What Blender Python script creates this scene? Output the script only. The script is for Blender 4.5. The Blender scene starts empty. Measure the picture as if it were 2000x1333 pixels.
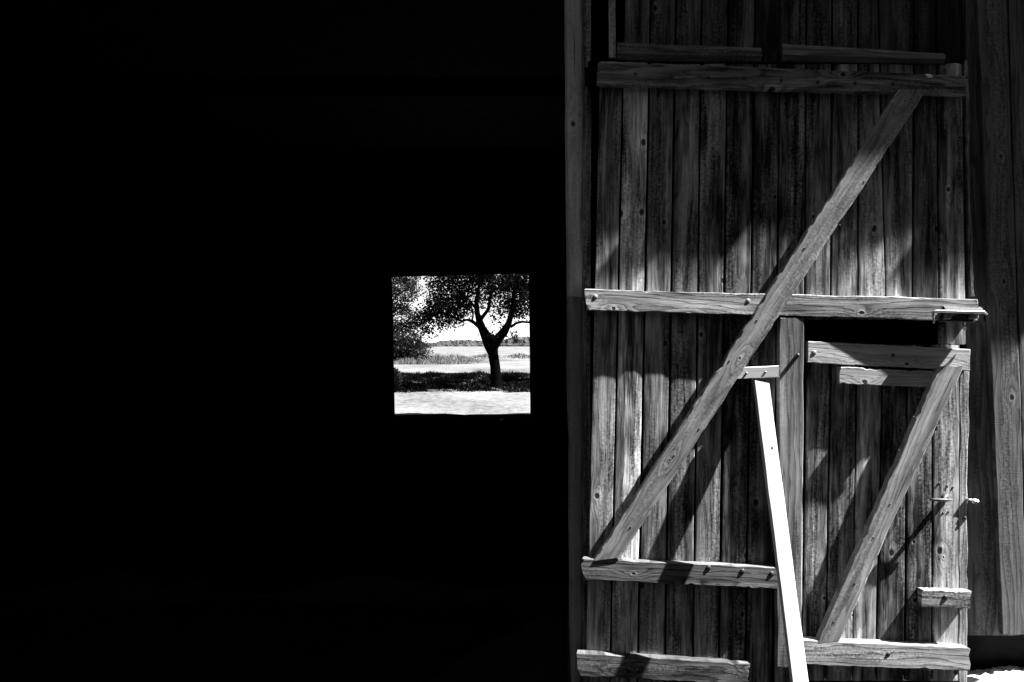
import bpy, math, random
import numpy as np
from mathutils import Vector, Matrix

random.seed(7)
rng = np.random.default_rng(11)
scene = bpy.context.scene
COL = scene.collection

# ------------------------------------------------------------------ camera
EYE = 1.93                 # camera height above the barn floor
F = 2000 * 35.0 / 36.0     # focal length in photo pixels (35 mm lens)
D = 5.25                   # distance to the face of the door planks
CX, CY = 1000.0, 666.5
cam_data = bpy.data.cameras.new('camera')
cam_data.lens = 35.0
cam_data.sensor_width = 36.0
cam_data.clip_start = 0.05
cam_data.clip_end = 6000
cam = bpy.data.objects.new('camera', cam_data)
COL.objects.link(cam)
cam.location = (0, 0, EYE)
cam.rotation_euler = (math.radians(90), 0, 0)
scene.camera = cam

# ------------------------------------------------------------------ sky and sun
TO_SUN = Vector((0.590, -0.122, 0.795)).normalized()
world = bpy.data.worlds.new('World')
scene.world = world
world.use_nodes = True
wn = world.node_tree
wn.nodes.clear()
sky = wn.nodes.new('ShaderNodeTexSky')
sky.sky_type = 'NISHITA'
sky.sun_disc = False
sky.sun_elevation = math.asin(TO_SUN.z)
sky.sun_rotation = math.atan2(TO_SUN.x, TO_SUN.y)
sky.air_density = 0.5
sky.dust_density = 0.0
bw = wn.nodes.new('ShaderNodeRGBToBW')      # black-and-white photograph
bg = wn.nodes.new('ShaderNodeBackground')
bg.inputs['Strength'].default_value = 0.050
wo = wn.nodes.new('ShaderNodeOutputWorld')
wn.links.new(sky.outputs['Color'], bw.inputs['Color'])
wn.links.new(bw.outputs['Val'], bg.inputs['Color'])
wn.links.new(bg.outputs['Background'], wo.inputs['Surface'])

sun_data = bpy.data.lights.new('sun', 'SUN')
sun_data.energy = 5.0
sun_data.angle = math.radians(0.53)
sun_data.color = (1, 1, 1)
sun = bpy.data.objects.new('sun', sun_data)
COL.objects.link(sun)
sun.location = (8, -4, 12)
sun.rotation_euler = TO_SUN.to_track_quat('Z', 'Y').to_euler()

scene.view_settings.view_transform = 'Standard'
scene.view_settings.look = 'None'
scene.view_settings.gamma = 1.0
scene.view_settings.exposure = 2.25
scene.render.engine = 'CYCLES'
scene.cycles.use_denoising = True
scene.cycles.max_bounces = 5
scene.cycles.diffuse_bounces = 3
scene.cycles.glossy_bounces = 2
scene.cycles.sample_clamp_indirect = 4.0

# ------------------------------------------------------------------ materials
class NT:
    """small helper to write node trees as expressions"""
    def __init__(s, name):
        s.m = bpy.data.materials.new(name)
        s.m.use_nodes = True
        s.t = s.m.node_tree
        s.t.nodes.clear()
        s.out = s.t.nodes.new('ShaderNodeOutputMaterial')
        s.b = s.t.nodes.new('ShaderNodeBsdfPrincipled')
        s.t.links.new(s.b.outputs[0], s.out.inputs[0])
    def n(s, kind, **kw):
        nd = s.t.nodes.new(kind)
        for k, v in kw.items():
            setattr(nd, k, v)
        return nd
    def put(s, sock, v):
        if isinstance(v, (int, float, tuple, list)):
            sock.default_value = v
        else:
            s.t.links.new(v, sock)
    def math(s, op, a, b=0.0, c=0.0):
        nd = s.n('ShaderNodeMath', operation=op)
        s.put(nd.inputs[0], a); s.put(nd.inputs[1], b); s.put(nd.inputs[2], c)
        return nd.outputs[0]
    def add(s, a, b): return s.math('ADD', a, b)
    def sub(s, a, b): return s.math('SUBTRACT', a, b)
    def mul(s, a, b): return s.math('MULTIPLY', a, b)
    def sep(s, v):
        nd = s.n('ShaderNodeSeparateXYZ'); s.put(nd.inputs[0], v); return nd.outputs
    def comb(s, x, y, z):
        nd = s.n('ShaderNodeCombineXYZ')
        for i, v in enumerate((x, y, z)): s.put(nd.inputs[i], v)
        return nd.outputs[0]
    def noise(s, vec, scale=1.0, detail=2.0, rough=0.5, dist=0.0):
        nd = s.n('ShaderNodeTexNoise')
        s.put(nd.inputs['Vector'], vec)
        nd.inputs['Scale'].default_value = scale
        nd.inputs['Detail'].default_value = detail
        nd.inputs['Roughness'].default_value = rough
        nd.inputs['Distortion'].default_value = dist
        return nd.outputs['Fac']
    def rangemap(s, v, a, b, c, d, smooth=True):
        nd = s.n('ShaderNodeMapRange')
        nd.interpolation_type = 'SMOOTHSTEP' if smooth else 'LINEAR'
        nd.clamp = True
        s.put(nd.inputs[0], v)
        for i, q in enumerate((a, b, c, d)): s.put(nd.inputs[1 + i], q)
        return nd.outputs[0]
    def base(s, v): s.t.links.new(v, s.b.inputs['Base Color'])
    def bump(s, h, strength=0.5, dist=0.002):
        nd = s.n('ShaderNodeBump')
        nd.inputs['Strength'].default_value = strength
        nd.inputs['Distance'].default_value = dist
        s.put(nd.inputs['Height'], h)
        s.t.links.new(nd.outputs[0], s.b.inputs['Normal'])
    def finish(s, rough=0.8, spec=0.25, metal=0.0):
        s.b.inputs['Roughness'].default_value = rough
        s.b.inputs['Specular IOR Level'].default_value = spec
        s.b.inputs['Metallic'].default_value = metal
        return s.m


def wood(name, dark, light, stain=0.5, rings=26.0, knot=0.55, vary=0.35, bump=0.35, saw=0.25, cracks=0.5, spec=0.2, low=0.0, power=1.7, ringc=0.34):
    """weathered timber; local X runs along the grain, local Y across it"""
    s = NT(name)
    co = s.n('ShaderNodeTexCoord').outputs['Object']
    rnd = s.n('ShaderNodeObjectInfo').outputs['Random']
    u, v, w = s.sep(co)
    off = s.mul(rnd, 61.7)
    U = s.add(u, off)
    V = s.add(v, s.mul(rnd, 23.1))
    # knots: one Voronoi cell each, measured in real metres
    k1, k2 = 3.1, 9.0
    vo = s.n('ShaderNodeTexVoronoi')
    vo.voronoi_dimensions = '2D'
    vo.inputs['Scale'].default_value = 1.0
    vo.inputs['Randomness'].default_value = 0.85
    s.put(vo.inputs['Vector'], s.comb(s.mul(U, k1), s.mul(V, k2), 0.0))
    px, py, pz = s.sep(vo.outputs['Position'])
    du = s.sub(U, s.math('DIVIDE', px, k1))
    dv = s.sub(V, s.math('DIVIDE', py, k2))
    cr, cg, cb = s.sep(vo.outputs['Color'])
    has = s.math('GREATER_THAN', cr, knot)
    size = s.rangemap(cg, 0, 1, 0.005, 0.017, False)
    wob = s.noise(s.comb(s.mul(U, 40), s.mul(V, 40), 0.0), 1.0, 2.0)
    dk = s.math('SQRT', s.add(s.mul(s.mul(du, du), 0.55), s.mul(dv, dv)))
    dk = s.add(dk, s.mul(s.sub(wob, 0.5), 0.008))
    core = s.mul(has, s.rangemap(s.math('DIVIDE', dk, size), 0.55, 1.0, 1.0, 0.0))
    halo = s.mul(has, s.sub(s.rangemap(s.math('DIVIDE', dk, size), 1.0, 2.4, 1.0, 0.0), core))
    swirl = s.math('EXPONENT', s.mul(s.add(s.mul(s.mul(du, du), 150.0), s.mul(s.mul(dv, dv), 1500.0)), -1.0))
    swirl = s.mul(swirl, has)
    # growth rings cut by the plank face
    n1 = s.noise(s.comb(s.mul(U, 0.9), s.mul(V, 7.0), 3.0), 1.0, 2.0, 0.5)
    rf = s.rangemap(s.math('FRACT', s.mul(rnd, 3.71)), 0.0, 1.0, 0.45, 1.5, False)
    R = s.add(s.mul(s.mul(V, rings), rf), s.mul(n1, 6.0))
    R = s.add(R, s.mul(swirl, 2.3))
    R = s.add(R, s.mul(s.noise(s.comb(s.mul(U, 5.0), s.mul(V, 30.0), 4.0), 1.0, 3.0, 0.6), 1.3))
    fr = s.math('FRACT', R)
    ring = s.math('POWER', fr, 2.2)               # soft early wood, hard dark late-wood line
    ring = s.mul(ring, s.rangemap(fr, 0.86, 1.0, 1.0, 0.0))
    fib = s.noise(s.comb(s.mul(U, 7.0), s.mul(V, 330.0), s.mul(w, 50.0)), 1.0, 3.0, 0.65)
    st = s.noise(s.comb(s.mul(U, 1.1), s.mul(V, 15.0), 9.0), 1.0, 5.0, 0.6, 0.6)
    blot = s.noise(s.comb(s.mul(U, 4.0), s.mul(V, 9.0), 5.0), 1.0, 4.0, 0.6)
    ck = s.noise(s.comb(s.mul(U, 2.2), s.mul(V, 85.0), 1.0), 1.0, 2.0, 0.5)
    crack = s.mul(s.rangemap(ck, 0.68, 0.73, 0.0, 1.0), cracks)
    st2 = s.noise(s.comb(s.mul(U, 2.6), s.mul(V, 70.0), 6.0), 1.0, 4.0, 0.65, 0.3)
    mott = s.noise(s.comb(s.mul(U, 75.0), s.mul(V, 60.0), 8.0), 1.0, 3.0, 0.7)
    rough_k = s.rangemap(s.noise(s.comb(s.mul(U, 0.8), s.mul(V, 9.0), 17.0), 1.0, 2.0), 0.42, 0.62, 0.0, 1.0)
    x = s.add(0.55, s.mul(ring, -ringc))
    x = s.add(x, s.mul(s.sub(st2, 0.5), 0.95 * stain))
    x = s.add(x, s.mul(s.mul(s.sub(mott, 0.5), rough_k), 1.1))
    x = s.add(x, s.mul(s.sub(fib, 0.5), 0.6))
    amp = s.rangemap(s.math('FRACT', s.mul(rnd, 7.13)), 0.0, 1.0, 1.5 * stain, 3.1 * stain, False)
    x = s.add(x, s.mul(s.sub(st, 0.5), amp))
    x = s.add(x, s.mul(s.sub(blot, 0.5), 1.2 * stain))
    x = s.add(x, s.mul(s.sub(rnd, 0.5), 2.0 * vary))
    x = s.add(x, s.mul(halo, 0.14))
    x = s.rangemap(x, low, 1.15, 0.0, 1.0, False)
    x = s.math('POWER', x, power)
    tone = s.n('ShaderNodeSeparateColor')
    s.t.links.new(s.n('ShaderNodeObjectInfo').outputs['Color'], tone.inputs[0])
    val = s.mul(s.add(dark, s.mul(x, light - dark)), tone.outputs[0])
    keep = s.sub(1.0, s.mul(core, 0.88))
    val = s.mul(val, keep)
    val = s.mul(val, s.sub(1.0, s.mul(crack, 0.92)))
    s.base(val)
    sawm = s.noise(s.comb(s.mul(U, 190.0), s.mul(V, 5.0), 2.0), 1.0, 2.0, 0.6)
    sawk = s.rangemap(s.noise(s.comb(s.mul(U, 0.7), s.mul(V, 4.0), 7.0), 1.0, 1.0), 0.45, 0.62, 0.0, 1.0)
    h = s.add(s.mul(ring, -0.5), s.mul(fib, 0.55))
    h = s.add(h, s.mul(s.mul(sawm, sawk), saw))
    h = s.add(h, s.mul(s.mul(mott, rough_k), 0.55))
    h = s.add(h, s.mul(st2, 0.6))
    h = s.sub(h, s.mul(crack, 1.6))
    h = s.add(h, s.mul(s.sub(halo, s.mul(core, 1.2)), 0.6))
    h = s.add(h, s.mul(blot, 0.9))
    s.bump(h, bump, 0.0022)
    return s.finish(0.82, spec)


def plain(name, lo, hi, scale=8.0, rough=0.7, spec=0.3, metal=0.0, bump=0.0, bscale=40.0, bdist=0.003):
    s = NT(name)
    co = s.n('ShaderNodeTexCoord').outputs['Object']
    nz = s.noise(co, scale, 5.0, 0.62)
    s.base(s.rangemap(nz, 0.3, 0.7, lo, hi))
    if bump:
        s.bump(s.noise(co, bscale, 4.0, 0.6), bump, bdist)
    return s.finish(rough, spec, metal)


M = {}
M['plank'] = wood('weathered_plank', 0.004, 0.86, stain=0.72, rings=22, knot=0.78, vary=0.16, bump=0.5, cracks=0.9, low=0.08, power=1.8, ringc=0.20)
M['wall_plank'] = wood('wall_plank_wood', 0.03, 0.46, stain=0.35, rings=20, knot=0.85, vary=0.10, bump=0.5, saw=1.2)
M['rail'] = wood('rail_wood', 0.01, 0.92, stain=0.42, rings=30, knot=0.62, vary=0.10, bump=0.75, cracks=0.9)
M['brace'] = wood('brace_wood', 0.07, 0.74, stain=0.38, rings=16, knot=0.70, vary=0.04, bump=0.5, cracks=0.9)
M['batten'] = wood('batten_wood', 0.04, 0.60, stain=0.42, rings=18, knot=0.85, vary=0.05, bump=0.5, saw=0.9)
M['jamb'] = wood('jamb_wood', 0.30, 0.90, stain=0.30, rings=10, knot=0.75, vary=0.08, bump=0.2, cracks=0.8)
M['pale'] = wood('fresh_sawn_wood', 0.36, 0.74, stain=0.22, rings=14, knot=0.7, vary=0.03, bump=0.15, cracks=0.15)
M['grey_pale'] = wood('pale_weathered_wood', 0.22, 0.95, stain=0.28, rings=30, knot=0.6, vary=0.04, bump=0.6, cracks=0.8)
M['soot'] = plain('sooty_barn_timber', 0.001, 0.004, 6.0, 0.95, 0.0)  # near-black timber for the interior and hidden walls
M['iron'] = plain('dark_iron', 0.015, 0.05, 60, 0.55, 0.5, 0.0, 0.3, 220)
M['steel'] = plain('worn_steel', 0.35, 0.6, 80, 0.38, 0.5, 0.7, 0.15, 300)
M['zinc'] = plain('dull_zinc', 0.22, 0.36, 50, 0.55, 0.4, 0.2, 0.2, 200)
M['lever'] = plain('worn_iron', 0.05, 0.12, 60, 0.5, 0.4, 0.0, 0.2, 200)
M['tooth'] = plain('pale_chip', 0.85, 0.95, 60, 0.8, 0.1)
M['black_iron'] = plain('black_iron', 0.002, 0.006, 40, 0.8, 0.05)
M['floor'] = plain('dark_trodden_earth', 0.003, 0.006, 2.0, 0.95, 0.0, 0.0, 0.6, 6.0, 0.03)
M['stone'] = plain('plinth_stone', 0.006, 0.02, 3.0, 0.9, 0.2, 0.0, 0.6, 12.0, 0.02)
M['gravel'] = plain('pale_gravel', 0.24, 0.5, 14.0, 0.95, 0.1, 0.0, 0.8, 30.0, 0.02)
M['roof'] = plain('roof_tile', 0.03, 0.07, 5.0, 0.85, 0.2)
M['bark'] = plain('bark', 0.001, 0.003, 14.0, 0.95, 0.0, 0.0, 0.8, 18.0, 0.03)
M['leaf_dark'] = plain('leaf_dark', 0.002, 0.010, 3.0, 0.8, 0.0)
M['leaf_mid'] = plain('leaf_mid', 0.002, 0.028, 1.0, 0.8, 0.05)
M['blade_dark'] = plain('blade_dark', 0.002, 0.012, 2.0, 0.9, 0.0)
M['blade_pale'] = plain('blade_pale', 0.07, 0.17, 1.2, 0.9, 0.1)
M['rubber'] = plain('tyre_rubber', 0.003, 0.012, 8.0, 0.8, 0.05)
M['wood_far'] = plain('distant_foliage', 0.035, 0.075, 0.12, 0.95, 0.05)

# ground: one sheet, dark worn yard grass in front, mown and field grass behind
s = NT('ground_grass')
gp = s.n('ShaderNodeNewGeometry').outputs['Position']
gx, gy, gz = s.sep(gp)
fine = s.noise(s.comb(s.mul(gx, 4.0), s.mul(gy, 2.4), 0.0), 1.0, 7.0, 0.75)
wide = s.noise(s.comb(s.mul(gx, 0.22), s.mul(gy, 0.10), 0.0), 1.0, 4.0, 0.6)
t = s.add(s.mul(fine, 0.65), s.mul(wide, 0.55))
field = s.rangemap(t, 0.40, 0.72, 0.045, 0.185)
yard = s.rangemap(fine, 0.35, 0.65, 0.006, 0.016)
isback = s.rangemap(gy, 20.0, 21.0, 0.0, 1.0)
s.base(s.add(s.mul(yard, s.sub(1.0, isback)), s.mul(field, isback)))
s.bump(fine, 0.5, 0.06)
M['ground'] = s.finish(0.95, 0.05)

# ------------------------------------------------------------------ object helpers
def W(px, py, out=0.0, d=None):
    """world point that the photo shows at (px, py), `out` metres in front of the door planks"""
    d = (D - out) if d is None else d
    return Vector(((px - CX) * d / F, d, EYE + (CY - py) * d / F))

def link(name, verts, faces, mat, parent=None, smooth=False):
    me = bpy.data.meshes.new(name)
    me.from_pydata([tuple(v) for v in verts], [], faces)
    me.materials.append(M[mat] if isinstance(mat, str) else mat)
    if smooth:
        me.polygons.foreach_set('use_smooth', [True] * len(me.polygons))
    me.update()
    o = bpy.data.objects.new(name, me)
    COL.objects.link(o)
    if parent is not None:
        adopt(o, parent)
    return o

def wmat(o):
    m = o.matrix_basis.copy()
    p = o.parent
    while p is not None:
        m = p.matrix_basis @ m
        p = p.parent
    return m

def adopt(o, parent):
    o.parent = parent
    o.matrix_basis = wmat(parent).inverted() @ o.matrix_basis

def empty(name, loc=(0, 0, 0), parent=None):
    o = bpy.data.objects.new(name, None)
    o.empty_display_size = 0.2
    COL.objects.link(o)
    o.matrix_basis = Matrix.Translation(loc)
    if parent is not None:
        adopt(o, parent)
    return o

def tag(o, label=None, cat=None, group=None, kind=None):
    if label: o['label'] = label
    if cat: o['category'] = cat
    if group: o['group'] = group
    if kind: o['kind'] = kind
    return o

def timber(name, A0, A1, B0, B1, thick, mat, parent, out_dir=None, n=None, rough=0.0012, bev=0.003,
           cup=0.0, tilt=0.0, ends=0.002, bow=None, chips=0.0):
    """sawn piece whose front face has the long edges A0-A1 and B0-B1 (world points).
    Local X runs along it, local Z out of its front face."""
    A0, A1, B0, B1 = (Vector(q) for q in (A0, A1, B0, B1))
    c = (A0 + A1 + B0 + B1) / 4
    ex = ((A1 + B1) - (A0 + B0)).normalized()
    od = Vector(out_dir) if out_dir is not None else Vector((0, -1, 0))
    ez = (od - ex * od.dot(ex)).normalized()
    ey = ez.cross(ex).normalized()
    m = Matrix((ex, ey, ez)).transposed().to_4x4()
    m.translation = c
    mi = m.inverted()
    a0, a1, b0, b1 = (mi @ q for q in (A0, A1, B0, B1))
    if a0.y > b0.y:
        a0, a1, b0, b1 = b0, b1, a0, a1
    L = (a1 - a0).length
    n = n or max(4, int(L / 0.11))
    r = random.Random(hash((name, round(c.x, 4), round(c.z, 4))) & 0xffff if False else int(abs(c.x * 7919 + c.z * 104729 + c.y * 31) * 1000) % 99991)
    verts = []
    ea = eb = wav = 0.0
    for i in range(n + 1):
        f = i / n
        l = a0.lerp(a1, f); q = b0.lerp(b1, f)
        ea = ea * 0.65 + r.gauss(0, rough); eb = eb * 0.65 + r.gauss(0, rough)
        yl, yr = l.y + ea, q.y + eb
        b = bev * r.uniform(0.5, 1.6)
        if chips and r.random() < chips: yl += r.uniform(0.002, 0.007)
        if chips and r.random() < chips: yr -= r.uniform(0.002, 0.007)
        wav = wav * 0.9 + r.gauss(0, rough * 0.45 * min(1.0, (L / n) / 0.11))
        ml = (yl + yr) / 2
        def zt(y): return math.tan(tilt) * (y - ml) + wav
        def jag(k): return (r.gauss(0, ends) if i in (0, n) else 0.0)
        def X(y): return l.x + (q.x - l.x) * (y - yl) / (yr - yl)
        for (y, z) in ((yl, -thick), (yl, zt(yl) - b), (yl + b, zt(yl)), (yl + (yr - yl) * 0.3, zt(ml) * 0.7 + cup),
                       (yl + (yr - yl) * 0.7, zt(ml) * 0.7 + cup), (yr - b, zt(yr)), (yr, zt(yr) - b), (yr, -thick)):
            verts.append((X(y) + jag(0), y, z + (bow(f) if bow and z > -thick else 0.0)))
    faces = []
    k = 8
    for i in range(n):
        for j in range(k):
            j2 = (j + 1) % k
            faces.append((i * k + j, i * k + j2, (i + 1) * k + j2, (i + 1) * k + j))
    faces.append(tuple(range(k - 1, -1, -1)))
    faces.append(tuple(n * k + j for j in range(k)))
    # make the winding face outwards
    me = bpy.data.meshes.new(name)
    me.from_pydata(verts, [], [tuple(reversed(f)) for f in faces])
    me.materials.append(M[mat])
    me.update()
    o = bpy.data.objects.new(name, me)
    COL.objects.link(o)
    o.matrix_basis = m
    if parent is not None:
        adopt(o, parent)
    return o

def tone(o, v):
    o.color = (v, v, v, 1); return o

def qtimber(name, TL, TR, BR, BL, out, thick, mat, parent, vertical=True, **kw):
    """timber from the four photo corners of its front face, `out` metres before the planks"""
    tl, tr, br, bl = (W(p[0], p[1], out) for p in (TL, TR, BR, BL))
    if vertical:
        return timber(name, tl, bl, tr, br, thick, mat, parent, **kw)
    return timber(name, tl, tr, bl, br, thick, mat, parent, **kw)

def box(name, lo, hi, mat, parent=None):
    (x0, y0, z0), (x1, y1, z1) = lo, hi
    c = Vector(((x0 + x1) / 2, (y0 + y1) / 2, (z0 + z1) / 2))
    hx, hy, hz = (x1 - x0) / 2, (y1 - y0) / 2, (z1 - z0) / 2
    v = [(sx * hx, sy * hy, sz * hz) for sx in (-1, 1) for sy in (-1, 1) for sz in (-1, 1)]
    f = [(0, 1, 3, 2), (4, 6, 7, 5), (0, 4, 5, 1), (2, 3, 7, 6), (0, 2, 6, 4), (1, 5, 7, 3)]
    me = bpy.data.meshes.new(name)
    me.from_pydata(v, [], f)
    me.materials.append(M[mat])
    o = bpy.data.objects.new(name, me)
    COL.objects.link(o)
    o.matrix_basis = Matrix.Translation(c)
    if parent is not None:
        adopt(o, parent)
    return o

def tube_data(pts, rads, sides=8, jitter=0.0, r=random):
    pts = [Vector(p) for p in pts]
    verts, faces = [], []
    up = Vector((0.13, 0.97, 0.21)).normalized()
    for i, p in enumerate(pts):
        a = pts[max(i - 1, 0)]; b = pts[min(i + 1, len(pts) - 1)]
        t = (b - a).normalized()
        s1 = t.cross(up)
        if s1.length < 1e-3: s1 = t.cross(Vector((1, 0, 0)))
        s1.normalize(); s2 = t.cross(s1)
        for k in range(sides):
            an = 2 * math.pi * k / sides
            rr = rads[i] * (1 + r.gauss(0, jitter))
            verts.append(p + (s1 * math.cos(an) + s2 * math.sin(an)) * rr)
    n = len(pts)
    for i in range(n - 1):
        for k in range(sides):
            k2 = (k + 1) % sides
            faces.append((i * sides + k, i * sides + k2, (i + 1) * sides + k2, (i + 1) * sides + k))
    faces.append(tuple(range(sides - 1, -1, -1)))
    faces.append(tuple((n - 1) * sides + k for k in range(sides)))
    return verts, faces

def tube(name, pts, rads, mat, parent=None, sides=10, jitter=0.0, smooth=True):
    v, f = tube_data(pts, rads, sides, jitter)
    c = sum((Vector(p) for p in pts), Vector()) / len(pts)
    o = link(name, [q - c for q in v], f, mat, None, smooth)
    o.matrix_basis = Matrix.Translation(c)
    if parent is not None:
        adopt(o, parent)
    return o

def join_boxes(name, items, mat, parent=None):
    verts, faces = [], []
    for (x0, y0, z0), (x1, y1, z1) in items:
        b = len(verts)
        verts += [(x, y, z) for x in (x0, x1) for y in (y0, y1) for z in (z0, z1)]
        faces += [tuple(b + i for i in f) for f in ((0, 1, 3, 2), (4, 6, 7, 5), (0, 4, 5, 1), (2, 3, 7, 6), (0, 2, 6, 4), (1, 5, 7, 3))]
    return link(name, verts, faces, mat, parent)

# dome-headed bolt, one mesh shared by all
def bolt_mesh(name, mat, r=0.011, h=0.009):
    verts, faces = [], []
    prof = [(1.0, 0.0), (0.97, 0.35), (0.72, 0.75), (0.35, 0.97)]
    S = 10
    for (q, z) in prof:
        for k in range(S):
            a = 2 * math.pi * k / S
            verts.append((r * q * math.cos(a), r * q * math.sin(a), h * z))
    for i in range(len(prof) - 1):
        for k in range(S):
            k2 = (k + 1) % S
            faces.append((i * S + k, i * S + k2, (i + 1) * S + k2, (i + 1) * S + k))
    faces.append(tuple(3 * S + k for k in range(S)))
    me = bpy.data.meshes.new(name)
    me.from_pydata(verts, [], faces)
    me.materials.append(M[mat])
    me.polygons.foreach_set('use_smooth', [True] * len(me.polygons))
    return me
BOLT = bolt_mesh('bolt', 'iron')
BOLT_BRIGHT = bolt_mesh('bolt_bright', 'zinc')
OUTROT = Matrix.Rotation(math.radians(90), 4, 'X')       # local Z to world -Y
def bolt(px, py, out, parent, scale=1.0, name='bolt', mesh=None, stretch=1.0):
    o = bpy.data.objects.new(name, mesh or BOLT)
    COL.objects.link(o)
    o.matrix_basis = Matrix.Translation(W(px, py, out - 0.0008)) @ OUTROT @ Matrix.Diagonal((scale, scale, scale * stretch, 1))
    adopt(o, parent)
    return o

# ------------------------------------------------------------------ ground
def ground_h(x, y):
    if y < 7:
        return 0.135 * min(1.0, max(0.0, (x - 0.45) / 1.95)) - 0.07 * min(1.0, max(0.0, (0.4 - x) / 1.0))
    if y < 24:
        return 0.0
    f = min(1.0, max(0.0, (y - 36) / 12))
    f = f * f * (3 - 2 * f)
    return 0.28 * f - 0.0036 * max(0.0, y - 100)

xs = np.concatenate([[-3000, -1200, -500, -200, -90, -50, -30], np.linspace(-18, 18, 73), [30, 50, 90, 200, 500, 1200, 3000]])
ys = np.concatenate([[-400, -120, -40, -20], np.linspace(-10, 6.9, 30), np.linspace(7.5, 23.5, 8), np.linspace(24.2, 60, 60),
                     np.linspace(64, 130, 16), [170, 230, 320, 450, 650, 900, 1400, 2200, 4000]])
gv = [(x, y, ground_h(x, y) - 0.004 + (rng.normal(0, 0.012) if 26 < y < 60 and abs(x) < 14 else 0)) for y in ys for x in xs]
nx = len(xs)
gf = [(j * nx + i, j * nx + i + 1, (j + 1) * nx + i + 1, (j + 1) * nx + i) for j in range(len(ys) - 1) for i in range(nx - 1)]
tag(link('ground', gv, gf, 'ground', None, True), 'grassy ground of yard and fields around the barn', None, None, 'structure')

# pale gravel strip along the foot of the front wall
gv, gf = [], []
px_ = np.linspace(2.44, 4.6, 90); py_ = np.linspace(4.95, 5.42, 30)
for y in py_:
    for x in px_:
        z = ground_h(x, y) + 0.012 + 0.012 * math.sin(x * 9 + y * 5) * math.sin(y * 11 - x * 3) + rng.normal(0, 0.006)
        e = min(1.0, max(0.0, (x - 2.44 - 0.03 * math.sin(y * 37)) / 0.05)) * min(1.0, (y - 4.95) / 0.08 + 0.01)
        gv.append((x, y, z * e + (ground_h(x, y) - 0.01) * (1 - e)))
nx = len(px_)
gf = [(j * nx + i, j * nx + i + 1, (j + 1) * nx + i + 1, (j + 1) * nx + i) for j in range(len(py_) - 1) for i in range(nx - 1)]
tag(link('gravel_path', gv, gf, 'gravel', None, True), None, None, None, 'structure')

# trodden earth floor of the barn, running out a little past the back doorway
fx = np.linspace(-11, 11, 89); fy = np.concatenate([np.linspace(5.3, 23, 40), np.linspace(23.3, 26.2, 14)])
fv = []
for j, y in enumerate(fy):
    for x in fx:
        yy = y
        if j == len(fy) - 1:
            yy = y + 0.22 * math.sin(x * 2.1 + 0.6) + 0.10 * math.sin(x * 6.3) + 0.05 * math.sin(x * 17)
        q = min(1.0, max(0.0, (y - 5.6) / 3.0))
        z = 0.012 - 0.075 * (1 - q) + 0.008 * math.sin(x * 3 + y) + rng.normal(0, 0.004)
        if j == len(fy) - 1: z = 0.016
        fv.append((x, yy, z))
nx = len(fx)
ff = [(j * nx + i, j * nx + i + 1, (j + 1) * nx + i + 1, (j + 1) * nx + i) for j in range(len(fy) - 1) for i in range(nx - 1)]
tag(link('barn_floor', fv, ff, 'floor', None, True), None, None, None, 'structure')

# ------------------------------------------------------------------ the barn
barn = tag(empty('barn', (0, 15, 0)), 'dark timber barn with an open through-passage and square far doorway', 'barn')
YF, YB = 5.42, 24.8           # planes of front and back wall
EAVE = 5.5
DOOR_L, DOOR_R, DOOR_T = -3.7, 0.30, 4.35
# front wall sheathing behind the leaf and beside the passage
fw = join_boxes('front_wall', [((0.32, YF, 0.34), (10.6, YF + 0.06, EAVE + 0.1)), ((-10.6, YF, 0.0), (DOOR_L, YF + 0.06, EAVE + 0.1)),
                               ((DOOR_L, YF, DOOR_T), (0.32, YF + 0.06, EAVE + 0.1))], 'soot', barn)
# stone plinth under the wall, set back
plinth = join_boxes('plinth', [((0.32, YF + 0.07, -0.3), (10.6, YF + 0.35, 0.40)), ((-10.6, YF + 0.07, -0.3), (DOOR_L, YF + 0.35, 0.05))], 'stone', barn)
# back wall with the square doorway seen from the front
def WB(px, py): return W(px, py, d=YB)
h_tl, h_tr, h_br, h_bl = WB(764.5, 541), WB(1033, 534), WB(1036, 830), WB(770.5, 830)
def wallquad(pts, name):
    v = [(p[0], YB, p[1]) for p in pts] + [(p[0], YB + 0.12, p[1]) for p in pts]
    return v
bw_v, bw_f = [], []
def addq(pts):
    b = len(bw_v); k = len(pts)
    bw_v.extend([(p[0], YB, p[1]) for p in pts] + [(p[0], YB + 0.12, p[1]) for p in pts])
    bw_f.append(tuple(b + i for i in range(k))); bw_f.append(tuple(b + k + i for i in reversed(range(k))))
    for i in range(k):
        j = (i + 1) % k
        bw_f.append((b + i, b + k + i, b + k + j, b + j))
addq([(-10.6, -0.05), (h_bl.x, -0.05), (h_tl.x, h_tl.z), (h_tl.x, 6.0), (-10.6, 6.0)])
addq([(h_br.x, -0.05), (10.6, -0.05), (10.6, 6.0), (h_tr.x, 6.0), (h_tr.x, h_tr.z)])
addq([(h_tl.x, h_tl.z), (h_tr.x, h_tr.z), (h_tr.x, 6.0), (h_tl.x, 6.0)])
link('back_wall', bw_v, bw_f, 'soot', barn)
# gable walls
RIDGE_Y, RIDGE_Z = (YF + YB) / 2, 10.9
for sx in (-1, 1):
    x0 = sx * 10.6
    pr = [(YF, -0.05), (YB, -0.05), (YB, 5.7), (RIDGE_Y, RIDGE_Z), (YF, 5.7)]
    v = [(x0, a, b) for a, b in pr] + [(x0 + sx * 0.1, a, b) for a, b in pr]
    f = [(0, 1, 2, 3, 4), (9, 8, 7, 6, 5)] + [(i, (i + 1) % 5, 5 + (i + 1) % 5, 5 + i) for i in range(5)]
    link('gable_wall', v, f, 'soot', barn)
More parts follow.
